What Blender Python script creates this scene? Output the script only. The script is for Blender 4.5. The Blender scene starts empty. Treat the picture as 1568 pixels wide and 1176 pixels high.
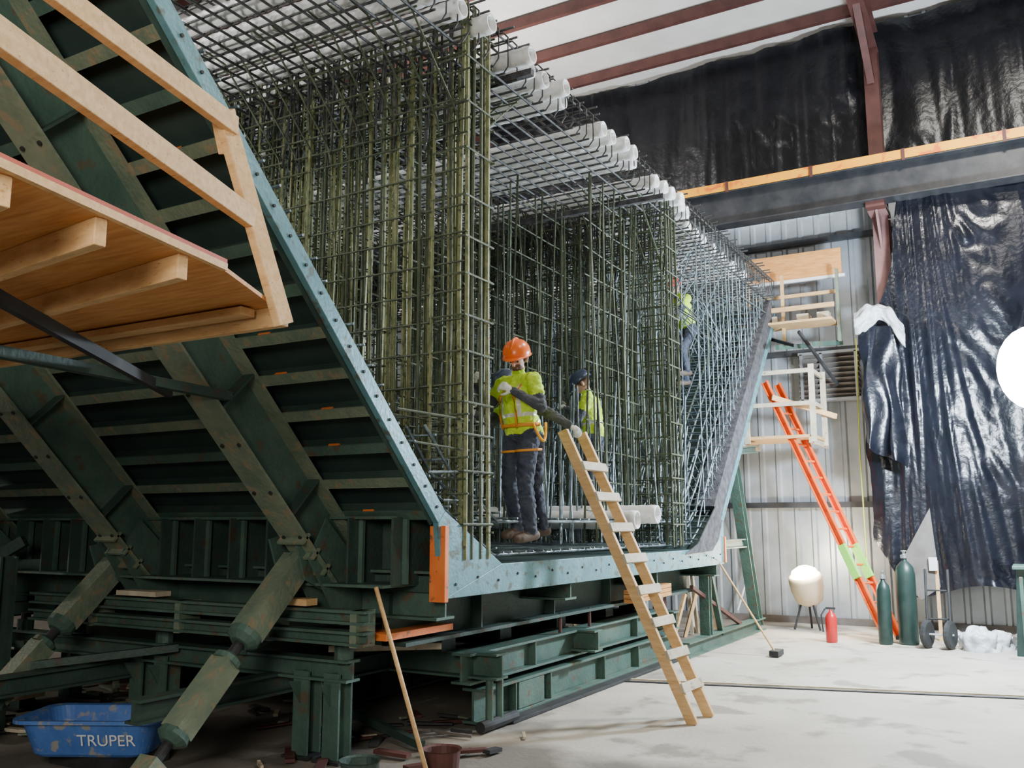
import bpy, math, random
import numpy as np
from mathutils import Vector as V, Matrix, noise
random.seed(7)
R=random.random
def U(a,b): return a+(b-a)*R()
# ---------------------------------------------------------------- materials
def mat(name,c1,c2=None,rough=.6,metal=0.,scale=6.,bump=.0,bscale=40.,c3=None,stretch=(1,1,1),emit=None,estr=0.,lo=.35,hi=.65,c3lo=.62,grime=None):
    m=bpy.data.materials.new(name); m.use_nodes=True
    nt=m.node_tree; n=nt.nodes; l=nt.links
    b=n['Principled BSDF']; b.inputs['Roughness'].default_value=rough; b.inputs['Metallic'].default_value=metal
    tc=n.new('ShaderNodeTexCoord'); mp=n.new('ShaderNodeMapping'); mp.inputs['Scale'].default_value=stretch
    l.new(tc.outputs['Object'],mp.inputs['Vector'])
    ns=n.new('ShaderNodeTexNoise'); ns.inputs['Scale'].default_value=scale; ns.inputs['Detail'].default_value=6; ns.inputs['Roughness'].default_value=.6
    l.new(mp.outputs[0],ns.inputs['Vector'])
    cr=n.new('ShaderNodeValToRGB'); e=cr.color_ramp.elements
    e[0].position=lo; e[0].color=(*c1,1); e[1].position=hi; e[1].color=(*(c2 or c1),1)
    l.new(ns.outputs['Fac'],cr.inputs['Fac'])
    out=cr.outputs['Color']
    def mixin(fac,col,out):
        mx=n.new('ShaderNodeMix'); mx.data_type='RGBA'
        l.new(fac,mx.inputs['Factor']); l.new(out,mx.inputs['A'])
        if isinstance(col,tuple): mx.inputs['B'].default_value=(*col,1)
        else: l.new(col,mx.inputs['B'])
        return mx.outputs['Result']
    if c3:
        n2=n.new('ShaderNodeTexNoise'); n2.inputs['Scale'].default_value=scale*2.7; n2.inputs['Detail'].default_value=8
        l.new(mp.outputs[0],n2.inputs['Vector'])
        r2=n.new('ShaderNodeValToRGB'); r2.color_ramp.elements[0].position=c3lo; r2.color_ramp.elements[1].position=c3lo+.08
        l.new(n2.outputs['Fac'],r2.inputs['Fac'])
        out=mixin(r2.outputs['Color'],c3,out)
    if grime: # dirt build-up on the slab around the machine
        sp=n.new('ShaderNodeSeparateXYZ'); l.new(tc.outputs['Object'],sp.inputs[0])
        def mr(o,a,b_):
            q=n.new('ShaderNodeMapRange'); l.new(o,q.inputs[0]); q.inputs[1].default_value=a; q.inputs[2].default_value=b_; return q.outputs[0]
        def mth(op,a,c):
            q=n.new('ShaderNodeMath'); q.operation=op
            for i,z in enumerate((a,c)):
                if isinstance(z,(int,float)): q.inputs[i].default_value=z
                else: l.new(z,q.inputs[i])
            return q.outputs[0]
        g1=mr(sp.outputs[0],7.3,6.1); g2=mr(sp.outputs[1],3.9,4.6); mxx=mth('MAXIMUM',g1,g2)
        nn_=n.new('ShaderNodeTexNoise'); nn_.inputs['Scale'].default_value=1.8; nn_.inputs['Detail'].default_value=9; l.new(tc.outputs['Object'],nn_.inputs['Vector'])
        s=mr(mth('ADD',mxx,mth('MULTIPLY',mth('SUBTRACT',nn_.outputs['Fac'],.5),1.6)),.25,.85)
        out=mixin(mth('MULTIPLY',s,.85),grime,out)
    l.new(out,b.inputs['Base Color'])
    if bump:
        nb=n.new('ShaderNodeTexNoise'); nb.inputs['Scale'].default_value=bscale; nb.inputs['Detail'].default_value=5
        l.new(mp.outputs[0],nb.inputs['Vector'])
        bp=n.new('ShaderNodeBump'); bp.inputs['Strength'].default_value=bump; bp.inputs['Distance'].default_value=.05
        l.new(nb.outputs['Fac'],bp.inputs['Height']); l.new(bp.outputs[0],b.inputs['Normal'])
    if emit:
        b.inputs['Emission Color'].default_value=(*emit,1); b.inputs['Emission Strength'].default_value=estr
    return m
M={}
M['green']=mat('green_paint',(.05,.100,.078),(.082,.145,.112),.55,.05,3,.15,30,c3=(.10,.085,.055),c3lo=.58)
M['greend']=mat('shaded_green_paint',(.028,.056,.045),(.046,.084,.067),.6,.05,3,.15,30,c3=(.06,.05,.035),c3lo=.58)  # dimmed copy of the green paint; shade of undersides and recesses put into colour
M['greenl']=mat('worn_lit_green_paint',(.12,.17,.12),(.20,.24,.16),.6,.05,4,.2,30,c3=(.25,.21,.13),c3lo=.56)  # worn green, also carrying the lit tone of the frame flanges
M['blue']=mat('blue_lit_plate_paint',(.085,.22,.25),(.14,.31,.35),.45,.1,4,.1,30,c3=(.10,.13,.11),c3lo=.56)  # green form steel with the bluish light on it put into the colour
M['rubber']=mat('dark_rubber_strip',(.03,.03,.034),(.10,.10,.11),.8,0,10,.4,60)
M['orange']=mat('orange_paint',(.75,.16,.03),(.85,.24,.05),.5,0,5,c3=(.25,.1,.05),c3lo=.60)
M['dark']=mat('black_steel',(.012,.014,.014),(.03,.03,.03),.7)
M['skin']=mat('form_skin_steel',(.015,.035,.03),(.03,.055,.048),.65,.1,2)
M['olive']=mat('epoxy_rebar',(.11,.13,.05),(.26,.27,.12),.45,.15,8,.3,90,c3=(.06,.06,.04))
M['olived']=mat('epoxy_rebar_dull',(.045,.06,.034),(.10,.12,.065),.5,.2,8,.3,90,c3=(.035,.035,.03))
M['steelbar']=mat('grey_rebar',(.08,.11,.12),(.26,.32,.34),.34,.5,9,.3,90)
M['mat']=mat('mesh_rebar',(.032,.034,.034),(.09,.09,.09),.5,.3,8,.3,90)
M['white']=mat('white_duct_plastic',(.74,.75,.74),(.86,.86,.85),.45,0,5,.15,20,c3=(.5,.5,.48),c3lo=.62)
M['wood']=mat('pine_lumber',(.60,.36,.15),(.76,.50,.24),.6,0,5,.1,60,stretch=(6,1,6),c3=(.45,.24,.09),c3lo=.63)
M['ply']=mat('plywood',(.54,.22,.05),(.72,.35,.11),.6,0,4,.05,60,stretch=(9,1,9))
M['woodg']=mat('grey_lumber',(.45,.38,.26),(.62,.54,.40),.7,0,6,.1,60,c3=(.3,.25,.17))
M['red']=mat('red_edge_paint',(.42,.07,.03),(.5,.1,.05),.6)
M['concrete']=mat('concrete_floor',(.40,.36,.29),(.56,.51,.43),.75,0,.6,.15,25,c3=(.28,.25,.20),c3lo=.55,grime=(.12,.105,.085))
M['metalwall']=mat('corrugated_metal',(.32,.35,.37),(.46,.49,.51),.4,.4,1.5)
M['poly']=mat('black_polythene',(.004,.005,.008),(.009,.010,.016),.27,0,3,.25,9)
M['polyk']=mat('black_polythene_dull',(.003,.0035,.005),(.008,.008,.011),.34,0,3,.25,9)
M['ceil']=mat('ceiling_insulation',(.64,.61,.57),(.75,.72,.68),.8,0,1.2,.05,8)
M['brown']=mat('red_oxide_steel',(.07,.024,.02),(.11,.04,.032),.6,.1,3)
M['pinkcol']=mat('lit_column_paint',(.18,.09,.085),(.26,.13,.12),.6,.0,3)  # red-brown column steel, its lit pink tone put into the colour
M['beamd']=mat('crane_beam_dark',(.025,.028,.032),(.055,.055,.058),.5,.3,3)
M['yellow']=mat('yellow_rail_paint',(.90,.34,.005),(.95,.44,.01),.5,0,2,c3=(.75,.15,.01),c3lo=.56)
M['hiviz']=mat('hi_vis_fabric',(.46,.70,.02),(.62,.86,.04),.75,0,9,.5,18)
M['stripe']=mat('reflective_tape',(.60,.62,.50),None,.4,.1)
M['sleeve']=mat('grey_sleeve',(.045,.05,.06),(.09,.095,.11),.85,0,9,.5,25)
M['jeans']=mat('dark_trousers',(.025,.032,.055),(.055,.065,.09),.85,0,9,.5,22)
M['boot']=mat('work_boot',(.07,.045,.03),(.11,.075,.05),.7)
M['face']=mat('face_skin',(.52,.29,.20),(.60,.35,.25),.55)
M['beard']=mat('hair_brown',(.10,.05,.03),(.16,.08,.04),.8)
M['glove']=mat('work_glove',(.50,.52,.46),(.68,.68,.6),.8)
M['helmo']=mat('orange_helmet',(.88,.14,.01),(.92,.18,.02),.3)
M['helmr']=mat('red_helmet',(.55,.05,.04),(.6,.08,.05),.3)
M['helmd']=mat('dark_helmet',(.03,.05,.09),(.05,.07,.11),.3)
M['harn']=mat('orange_harness_web',(.75,.30,.03),None,.7)
M['eye']=mat('eye_dark',(.02,.015,.01),None,.2)
M['tub']=mat('blue_tub_plastic',(.05,.14,.42),(.09,.20,.52),.5,0,4,.1,20,c3=(.28,.28,.27),c3lo=.57)
M['ext']=mat('extinguisher_red',(.55,.02,.02),None,.3)
M['cyl']=mat('gas_cylinder_paint',(.015,.035,.030),(.025,.05,.042),.4,.2)
M['ladder']=mat('orange_fibreglass',(.80,.12,.02),(.88,.17,.03),.5)
M['lime']=mat('lime_label',(.3,.75,.1),None,.5)
M['plast']=mat('clear_plastic_sheet',(.40,.43,.45),(.70,.72,.74),.3,0,4,.6,10)
M['stone']=mat('gravel',(.22,.20,.18),(.4,.37,.33),.9,0,8)
M['greypan']=mat('grey_board',(.12,.105,.09),(.17,.15,.135),.8)
M['alu']=mat('aluminium',(.55,.56,.57),None,.35,.8)
M['lampw']=mat('floodlight_glare_globe',(1,1,1),None,.5,emit=(.80,.91,1),estr=90)  # emission colour for the floodlight's glare shape
M['lampy']=mat('lit_warm_lens',(1,1,1),None,.5,emit=(1,.87,.62),estr=22)
M['shade']=mat('cream_lamp_shade',(.62,.50,.32),(.72,.6,.42),.6)
M['sky']=mat('skylight_panel',(.8,.85,.9),None,.5,emit=(.85,.93,1),estr=2.2)
M['rope']=mat('yellow_rope',(.6,.65,.08),None,.7)
M['textw']=mat('white_print',(.75,.78,.8),None,.6)
# ---------------------------------------------------------------- mesh builder
def frame(d,up=V((0,0,1))):
    d=d.normalized()
    s=d.cross(up)
    if s.length<1e-4: s=d.cross(V((1,0,0)))
    s.normalize(); return d,s,s.cross(d)
class MB:
    def __init__(s): s.v=[];s.f=[];s.m=[];s.mats=[]
    def mi(s,k):
        if k not in s.mats: s.mats.append(k)
        return s.mats.index(k)
    def add(s,vs,fs,k):
        o=len(s.v); i=s.mi(k)
        s.v+= [tuple(x) for x in vs]
        for f in fs: s.f.append(tuple(a+o for a in f)); s.m.append(i)
    def beam(s,p0,p1,w,h,k,up=V((0,0,1))):
        p0=V(p0);p1=V(p1);d,a,b=frame(p1-p0,V(up))
        vs=[p+a*x*w/2+b*y*h/2 for p in(p0,p1) for x,y in((-1,-1),(1,-1),(1,1),(-1,1))]
        s.add(vs,[(3,2,1,0),(4,5,6,7),(0,1,5,4),(1,2,6,5),(2,3,7,6),(3,0,4,7)],k)
    def box(s,c,z,k):
        c=V(c); s.beam(c-V((0,z[1]/2,0)),c+V((0,z[1]/2,0)),z[0],z[2],k)
    def ibeam(s,p0,p1,w,h,k,up=V((0,0,1)),t=.02,kf=None):
        p0=V(p0);p1=V(p1);d,a,b=frame(p1-p0,V(up))
        s.beam(p0,p1,t,h-2*t,k,up)
        for q in(-1,1):
            o=b*q*(h-t)/2; s.beam(p0+o,p1+o,w,t,kf or k,up)
    def channel(s,p0,p1,w,h,k,up=V((0,0,1)),t=.015):
        p0=V(p0);p1=V(p1);d,a,b=frame(p1-p0,V(up))
        s.beam(p0-a*w/2,p1-a*w/2,t,h,k,up)
        for q in(-1,1):
            o=b*q*(h-t)/2; s.beam(p0+o,p1+o,w,t,k,up)
    def path(s,pts,r,k,n=5,up=V((0,.02,1)),caps=True):
        pts=[V(p) for p in pts]; N=len(pts); vs=[]; fs=[]
        for i,p in enumerate(pts):
            t=(pts[min(i+1,N-1)]-pts[max(i-1,0)])
            d,a,b=frame(t,up)
            rr=r[i] if isinstance(r,(list,tuple)) else r
            for j in range(n):
                an=2*math.pi*j/n; vs.append(p+a*math.cos(an)*rr+b*math.sin(an)*rr)
        for i in range(N-1):
            for j in range(n):
                j2=(j+1)%n; fs.append((i*n+j,i*n+j2,(i+1)*n+j2,(i+1)*n+j))
        if caps: fs.append(tuple(range(n))[::-1]); fs.append(tuple(range((N-1)*n,N*n)))
        s.add(vs,fs,k)
    def bar(s,p0,p1,r,k,j=0.0,n=5):
        p0=V(p0);p1=V(p1)
        if j:
            m=(p0+p1)/2+V((U(-j,j),U(-j,j),U(-j,j))); s.path([p0,m,p1],r,k,n,caps=True)
        else: s.path([p0,p1],r,k,n)
    def plate(s,pts,th,k):
        pts=[V(p) for p in pts]; th=V(th); n=len(pts)
        vs=pts+[p+th for p in pts]
        fs=[tuple(range(n)),tuple(range(n,2*n))[::-1]]+[(i,i+n,(i+1)%n+n,(i+1)%n) for i in range(n)]
        s.add(vs,fs,k)
    def lathe(s,prof,c,k,n=20,axis=V((0,0,1)),up=V((1,0,0))):
        c=V(c); d,a,b=frame(V(axis),V(up)); vs=[];fs=[]
        for r,z in prof:
            for j in range(n):
                an=2*math.pi*j/n; vs.append(c+d*z+a*math.cos(an)*r+b*math.sin(an)*r)
        for i in range(len(prof)-1):
            for j in range(n):
                j2=(j+1)%n; fs.append((i*n+j,i*n+j2,(i+1)*n+j2,(i+1)*n+j))
        fs.append(tuple(range(n))[::-1]); fs.append(tuple(range((len(prof)-1)*n,len(prof)*n)))
        s.add(vs,fs,k)
    def grid(s,fn,nu,nv,k):
        vs=[fn(i/nu,j/nv) for i in range(nu+1) for j in range(nv+1)]
        fs=[(i*(nv+1)+j,(i+1)*(nv+1)+j,(i+1)*(nv+1)+j+1,i*(nv+1)+j+1) for i in range(nu) for j in range(nv)]
        s.add(vs,fs,k)
    def obj(s,name,parent=None,smooth=False,bevel=0):
        me=bpy.data.meshes.new(name); me.from_pydata(s.v,[],s.f)
        for k in s.mats: me.materials.append(M[k])
        me.polygons.foreach_set('material_index',s.m)
        if smooth: me.polygons.foreach_set('use_smooth',[True]*len(s.f))
        me.update()
        ob=bpy.data.objects.new(name,me); bpy.context.collection.objects.link(ob)
        if parent: ob.parent=parent
        if bevel:
            b=ob.modifiers.new('bevel','BEVEL'); b.width=bevel; b.segments=2; b.limit_method='ANGLE'
        return ob
def empty(name):
    e=bpy.data.objects.new(name,None); bpy.context.collection.objects.link(e); return e
# ---------------------------------------------------------------- room shell
WX=17.2
b=MB(); b.box((5,5,-.15),(26,40,.3),'concrete'); b.obj('floor')
b=MB(); b.beam((9.85,4.2,.004),(10.95,.1,.004),.07,.012,'dark'); b.beam((10.95,.1,.004),(12.2,-4.6,.004),.07,.012,'dark')
b.beam((10.0,4.2,.006),(11.1,.1,.006),.05,.016,'woodg'); b.beam((11.1,.1,.006),(12.35,-4.6,.006),.05,.016,'woodg')
b.beam((5.6,3.6,.004),(6.1,2.95,.004),.05,.012,'dark')
b.obj('trim_floor_rail')
b=MB(); prof=[(0,0),(.16,0),(.19,-.035),(.25,-.035),(.28,0)]
y=-9.;pts=[]
while y<18:
    for a,c in prof: pts.append((WX+c,y+a))
    y+=.30
vs=[(p[0],p[1],z) for p in pts for z in(0,11.2)]
fs=[(2*i,2*i+1,2*i+3,2*i+2) for i in range(len(pts)-1)]
b.add(vs,fs,'metalwall'); b.box((WX+.1,4.5,5.6),(.08,27,11.2),'metalwall')
wall=b.obj('wall_right')
b=MB()
for z in (2.1,4.9,7.0): b.channel((WX-.1,-8.5,z),(WX-.1,17,z),.10,.10,'beamd')
b.beam((WX-.05,-8.5,.06),(WX-.05,17,.06),.04,.12,'greypan')
b.obj('trim_wall_girts')
b=MB(); b.box((5,18.1,5.6),(26,.2,11.2),'polyk'); b.obj('wall_back')
def cz(x): return 11.05+(WX-x)*.11
b=MB(); b.plate([(WX+.3,-14,cz(WX)),( -8,-14,cz(-8)),(-8,18.2,cz(-8)),(WX+.3,18.2,cz(WX))],(0,0,.15),'ceil'); b.obj('ceiling')
b=MB()
x=WX-.8
while x>-7: b.channel((x,-13.8,cz(x)-.12),(x,18,cz(x)-.12),.09,.20,'brown'); x-=1.12
b.obj('roof_purlins')
b=MB()
for yy in (2.0,10.2,-6.2):
    b.ibeam((WX-.5,yy,cz(WX)-.60),(-7.5,yy,cz(-7.5)-.60),.26,.45,'brown')
    b.beam((WX-.75,yy,9.6),(WX-2.2,yy,cz(WX-2.)-.7),.12,.14,'brown')
b.obj('roof_rafters')
for yy in (2.0,10.2,-6.2):
    b=MB(); b.ibeam((WX-.60,yy,7.1),(WX-.60,yy,10.3),.24,.26,'brown',up=V((1,0,0))); b.ibeam((WX-.55,yy,0),(WX-.55,yy,7.1),.26,.34,'pinkcol',up=V((1,0,0)))
    b.box((WX-.85,yy,7.10),(.5,.3,.06),'pinkcol'); b.plate([(WX-.72,yy-.02,6.5),(WX-1.15,yy-.02,7.08),(WX-.72,yy-.02,7.08)],(0,.04,0),'pinkcol')
    b.obj('steel_column')
e=empty('crane_runway_beam')
b=MB(); b.ibeam((16.0,-10,7.5),(16.0,17,7.5),.34,.62,'beamd'); b.obj('girder',e)
b=MB(); b.beam((15.86,-10,7.90),(15.86,17,7.90),.06,.16,'yellow'); b.beam((16.0,-10,7.85),(16.0,17,7.85),.07,.08,'beamd')
yy=-9
while yy<16: b.box((15.82,yy,7.88),(.04,.05,.2),'brown'); yy+=1.5
b.obj('yellow_conductor_rail',e)
b=MB()
for yy in (2.0,10.2,-6.2): b.box((16.3,yy,7.14),(.8,.3,.1),'brown')
b.obj('bracket',e)
b=MB(); b.beam((WX-.12,2.9,7.62),(WX-.12,9.5,7.62),.03,.18,'sky'); b.obj('window_1')
# black polythene curtains: flat sheets with loose hanging folds and a few creases
def curtain(name,y0,y1,z0,z1,x0,amp,edge=None,seed=0,k='poly',nu=150,nv=90):
    b=MB()
    def fn(u,v):
        z=z0+(z1-z0)*v; y=y0+(y1-y0)*u
        if edge: y=y0+edge(v)*(1-u)**1.5+(y1-y0)*u
        w=max(-.3,noise.noise(V((y*.55+seed,z*.10,seed))))*amp
        q=y*1.5+.18*z*noise.noise(V((y*.3,1,seed)))+.8*noise.noise(V((y*.5,z*.25,seed)))
        w+=abs(noise.noise(V((q,z*.13,seed*2.))))*amp*.55
        w+=abs(noise.noise(V((y*5.5+.9*z*noise.noise(V((y*.6,0,seed))),z*.35,seed+3.))))*amp*.30
        m_=max(0,noise.noise(V((y*.9,z*.9,seed+11)))+.05)
        w+=abs(noise.noise(V((y*3.5-z*2.0,z*1.6+y*.8,seed+4.))))*amp*.6*m_
        zz=z+(.05*noise.noise(V((y*1.9,3,seed)))-.05*abs(math.sin(y*1.1)))*(v**3)+.35*noise.noise(V((y*.8,9,seed)))*(1-v)**3
        return (x0-w,y,zz)
    b.grid(fn,nu,nv,k); return b.obj(name,smooth=True)
curtain('black_plastic_curtain',16.5,-9,8.15,11.0,WX-.22,.22,seed=3,nu=460,nv=60,k='polyk')
def edg(v):
    s=min(1,max(0,(1-v)*1.9)); s=s*s*(3-2*s)
    t=min(1,v/.16+.25)
    return .70*s*t+.08*noise.noise(V((0,v*7,1)))+.03*noise.noise(V((0,v*19,1)))
curtain('black_plastic_curtain',1.68,-8,.72,7.3,16.28,.32,edge=edg,seed=9,nu=300,nv=150)
b=MB()
def fnq(u,v):
    a=u*2*math.pi; r=.13+.08*noise.noise(V((math.cos(a)*2,math.sin(a)*2,v*6)))+.04*math.sin(v*9)
    return (15.85+r*math.cos(a)*.8,2.42-.75*v,5.1+r*math.sin(a)*1.2+.34*math.sin(v*4.2)*v)
b.grid(fnq,36,40,'plast')
def fnp(u,v):
    z=5.0-2.4*v*(.8+.2*u); y=2.40-.6*u-.06*v
    return (15.87-.14*noise.noise(V((y*3,z*1.2,1)))-.07*math.sin(u*11)*(v+.2), y+.10*noise.noise(V((z*1.5,u*3,2))), z+.1*noise.noise(V((y*3,v*3,7))))
b.grid(fnp,40,60,'poly'); b.obj('rolled_plastic_sheet',smooth=True)
# ---------------------------------------------------------------- steel formwork
form=empty('steel_formwork'); YP=3.9; YE=11.2
A=(1.9,5.70);B=(5.75,1.85);C=(6.6,1.43);D=(11.6,1.43);E=(12.55,1.90);F=(16.30,5.65)
A2=(1.83,5.61);B2=(5.66,1.76);C2=(5.74,1.20);D2=(12.76,1.20);E2=(12.80,1.78);F2=(16.55,5.5)
def P(p,y=YP): return (p[0],y,p[1])
b=MB()
for q in ([A,B,B2,A2],[B,C,C2,B2],[C,D,D2,C2],[D,E,E2,D2]): b.plate([P(x,YP-.03) for x in q],(0,.05,0),'blue')
F3=(16.42,5.57);E3=(12.67,1.80); Ei=(12.42,2.00);Fi=(16.15,5.75)
b.plate([P(x,YP-.03) for x in (E3,F3,F2,E2)],(0,.05,0),'blue')
b.plate([P(x,YP-.02) for x in (Ei,Fi,F3,E3)],(0,.3,0),'rubber')
b.plate([P(x,YP-.05) for x in ((11.1,1.38),(11.6,1.50),Ei,E3,(12.5,1.55),(12.2,1.40))],(0,.02,0),'rubber')
b.box((5.72,YP-.0,1.46),(.05,.14,.56),'orange'); b.box((12.80,YP,1.40),(.06,.1,.36),'orange')
b.obj('end_bulkhead_plate',form,bevel=.004)
b=MB()
for p,q,n in ((A,B,26),(C2,D2,22)):
    for i in range(n):
        t=(i+.5)/n; x=p[0]+(q[0]-p[0])*t; z=p[1]+(q[1]-p[1])*t
        o=(-.04,-.045) if p is A else (0,.1+.04*(i%2))
        b.lathe([(.011,0),(.011,.010)],(x+o[0],YP-.03,z+o[1]),'dark',8,axis=V((0,-1,0)))
b.obj('bolts',form)
b=MB()
def skin(p,q,th=.02,k='skin'):
    b.plate([P(p),P(q),P(q,YE),P(p,YE)],(0,0,-th),k)
for p,q in ((A,B),(B,C),(C,D),(D,E),(E,F)): skin(p,q)
b.obj('inner_skin',form)
n=V((-1,0,-1)).normalized(); sl=V((-1,0,1)).normalized(); B0=V((5.75,0,1.85))
b=MB()
t=.10
while t<5.4:
    o=B0+sl*t+n*.08
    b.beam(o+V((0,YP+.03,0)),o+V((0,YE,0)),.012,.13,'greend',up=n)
    o2=B0+sl*t+n*.145
    b.beam(o2+V((0,YP+.03,0)),o2+V((0,YE,0)),.085,.012,'greenl' if R()<.3 else 'green',up=n)
    if R()<.5:
        yy=U(4.2,4.5); b.beam(o2-n*.01+V((0,yy,0)),o2-n*.01+V((0,yy+.1,0)),.095,.016,'orange',up=n)
    t+=.33
b.obj('longitudinal_ribs',form)
b=MB()
for yy in (4.82,6.95,9.2):
    p0=B0-sl*.25+n*.36; p1=B0+sl*5.5+n*.36
    b.ibeam(p0+V((0,yy,0)),p1+V((0,yy,0)),.26,.42,'green',up=n,t=.02,kf='greenl')  # flanges lighter than the web: lit side painted in
    for t in (.5,1.5,2.5,3.5,4.5):
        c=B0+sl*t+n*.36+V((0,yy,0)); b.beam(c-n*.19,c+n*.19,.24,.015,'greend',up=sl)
    c=B0+n*.36+V((0,yy,0))
    for q in(-.1,.1): b.plate([c+V((-.1,q,.2)),c+V((.35,q,-.2)),c+V((.35,q,-.62)),c+V((.1,q,-.62)),c+V((-.28,q,-.1))],(0,.015,0),'green')
    for t in (-.05,.12,.28): 
        cc=B0+sl*t+n*.57+V((0,yy,0)); b.beam(cc-V((0,.13,0)),cc+V((0,.13,0)),.02,.1,'greenl',up=n)
    for t in np.arange(.3,5,.45):
        for q in(-.08,.08): b.lathe([(.015,0),(.015,.012)],B0+sl*t+n*.572+V((0,yy+q,0)),'dark',8,axis=n)
b.obj('transverse_frames',form)
b=MB()
p0=B0+n*.10;p1=B0+sl*5.5+n*.10
b.beam(p0+V((0,YP+.03,0)),p1+V((0,YP+.03,0)),.015,.10,'greend',up=n)
n2=V((1,0,-1)).normalized(); s2=V((1,0,1)).normalized(); E0=V((12.55,0,1.90))
t=.1
while t<5.2:
    o=E0+s2*t+n2*.1; b.beam(o+V((0,YP+.06,0)),o+V((0,YE,0)),.05,.14,'green',up=n2); t+=.4
for yy in (4.1,6.2,8.4): b.ibeam(E0+n2*.34+V((0,yy,0)),E0+s2*5.1+n2*.34+V((0,yy,0)),.24,.34,'green',up=n2)
b.obj('side_frames',form)
b=MB()
for x in (5.86,8,10.3,12.6):
    b.ibeam((x,YP+.03,1.22),(x,YE,1.22),.24,.36,'green')
yy=YP+.25
while yy<YE:
    b.box((5.72,yy,1.55),(.5,.02,.5),'greend'); b.box((5.60,yy,1.55),(.03,.10,.48),'green')
    yy+=.42
b.box((5.74,(YP+YE)/2+.1,1.80),(.42,YE-YP-.3,.02),'green'); b.box((5.62,(YP+YE)/2+.1,1.30),(.5,YE-YP-.3,.02),'green')
b.box((5.9,(YP+YE)/2+.1,1.55),(.02,YE-YP-.3,.5),'greend')
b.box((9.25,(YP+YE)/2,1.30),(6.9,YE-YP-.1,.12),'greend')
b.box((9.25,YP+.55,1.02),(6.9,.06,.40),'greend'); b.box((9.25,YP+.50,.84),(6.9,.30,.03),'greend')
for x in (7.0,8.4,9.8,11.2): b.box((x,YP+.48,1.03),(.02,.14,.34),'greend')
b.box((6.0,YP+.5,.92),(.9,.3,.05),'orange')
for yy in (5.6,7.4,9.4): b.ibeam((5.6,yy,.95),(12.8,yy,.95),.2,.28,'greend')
b.obj('bottom_girders',form)
b=MB()
for yy,k in ((4.4,'green'),(6.0,'greend'),(8.2,'greend')):  # rear rows take the shaded green
    b.ibeam((7.0,yy,.18),(11.9,yy,.18),.22,.30,k,t=.025); b.ibeam((6.8,yy,.52),(11.6,yy,.52),.20,.26,k,t=.022)
    for x in (7.6,8.3,9.6,10.6): b.box((x,yy,.18),(.02,.2,.25),k)
    for x in (8.0,9.3,10.6): b.box((x,yy,.52),(.02,.18,.22),k)
    b.box((7.9,yy-.02,.18),(.5,.16,.24),k)
for x in (7.0,9.0,11.4): b.ibeam((x,4.1,.54),(x,10,.54),.2,.22,'green')
b.beam((7.3,4.27,.02),(11.6,4.27,.02),.22,.03,'dark')
for x in (6.95,7.12): b.path([(x,4.2,.02),(x,4.2,.45)],.035,'green',10)
b.path([(6.8,4.2,.06),(7.4,4.2,.06)],.05,'dark',10)
for x in (6.9,7.9,9.1,10.4,11.3): b.box((x,4.7,.76),(.22,.22,.22),'greend')
for x in (8.5,9.2): b.path([(x,4.3,.66),(x,4.3,.86)],.02,'brown',8)
for i in range(3): b.beam((9.9,4.12,.98-.05*i),(11.1,4.12,1.0-.05*i),.14,.045,'ply')
b.obj('carriage_beams',form,bevel=.003)
b=MB()
for z in (.66,): b.ibeam((5.55,4.55,z),(5.55,9.5,z),.16,.16,'green')
for z in (1.08,.93): b.ibeam((5.35,4.25,z),(5.35,8.2,z),.13,.10,'green')
for yy in (4.35,5.2,6.2,7.3): b.box((5.4,yy,1.0),(.22,.06,.26),'greenl')
for yy in (4.7,5.0,6.6,6.9,8.6,9.2):
    b.ibeam((5.56,yy,.02),(5.56,yy,.64),.15,.16,'green',up=V((1,0,0))); b.box((5.56,yy,.012),(.26,.26,.02),'dark')
    for q in(-1,1): b.plate([(5.56+q*.08,yy,.56),(5.56+q*.2,yy,.58),(5.56+q*.08,yy,.40)],(0,.015,0),'green')
for yy in (4.6,6.6,8.6): b.path([(5.56,yy+.05,.7),(5.56,yy+.05,.9)],.045,'dark',10); b.path([(5.56,yy+.05,.74),(5.56,yy+.05,.84)],.075,'green',10)
for yy in (5.3,7.0): b.ibeam((4.2,yy,.52),(7.2,yy,.52),.14,.16,'greend')
for x,yy in ((4.9,8.0),(4.6,9.6),(3.9,9.0),(6.2,8.8),(4.2,11)): b.ibeam((x,yy,0),(x,yy,U(1.2,2.3)),.15,.16,'greend',up=V((1,0,0)))
b.beam((3.6,9.5,1.35),(6.4,8.4,1.35),.1,.12,'green'); b.beam((3.9,10,.2),(5.2,8.2,1.6),.1,.1,'greend'); b.beam((3.4,9.2,.9),(6.2,9.2,.9),.1,.12,'green')
b.beam((3.8,9,.75),(4.6,9.8,.75),.25,.03,'woodg'); b.box((4.3,9,.45),(.5,.4,.3),'ply'); b.box((4.9,8.0,.28),(.7,.4,.08),'woodg')
b.beam((5.9,5.1,.75),(6.5,4.4,.75),.06,.05,'woodg'); b.box((5.35,6.7,1.17),(.16,.5,.04),'woodg'); b.box((5.35,5.0,1.17),(.12,.4,.05),'wood')
for p,q in (((5.45,5.6,.75),(6.6,5.9,.9)),((5.7,4.9,.05),(6.7,5.9,.6)),((4.6,7.2,.62),(5.5,6.4,.72)),((6.1,4.3,.05),(6.6,5.4,.1))): b.beam(p,q,.06,.06,'greend')
b.obj('support_stand',form)
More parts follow.
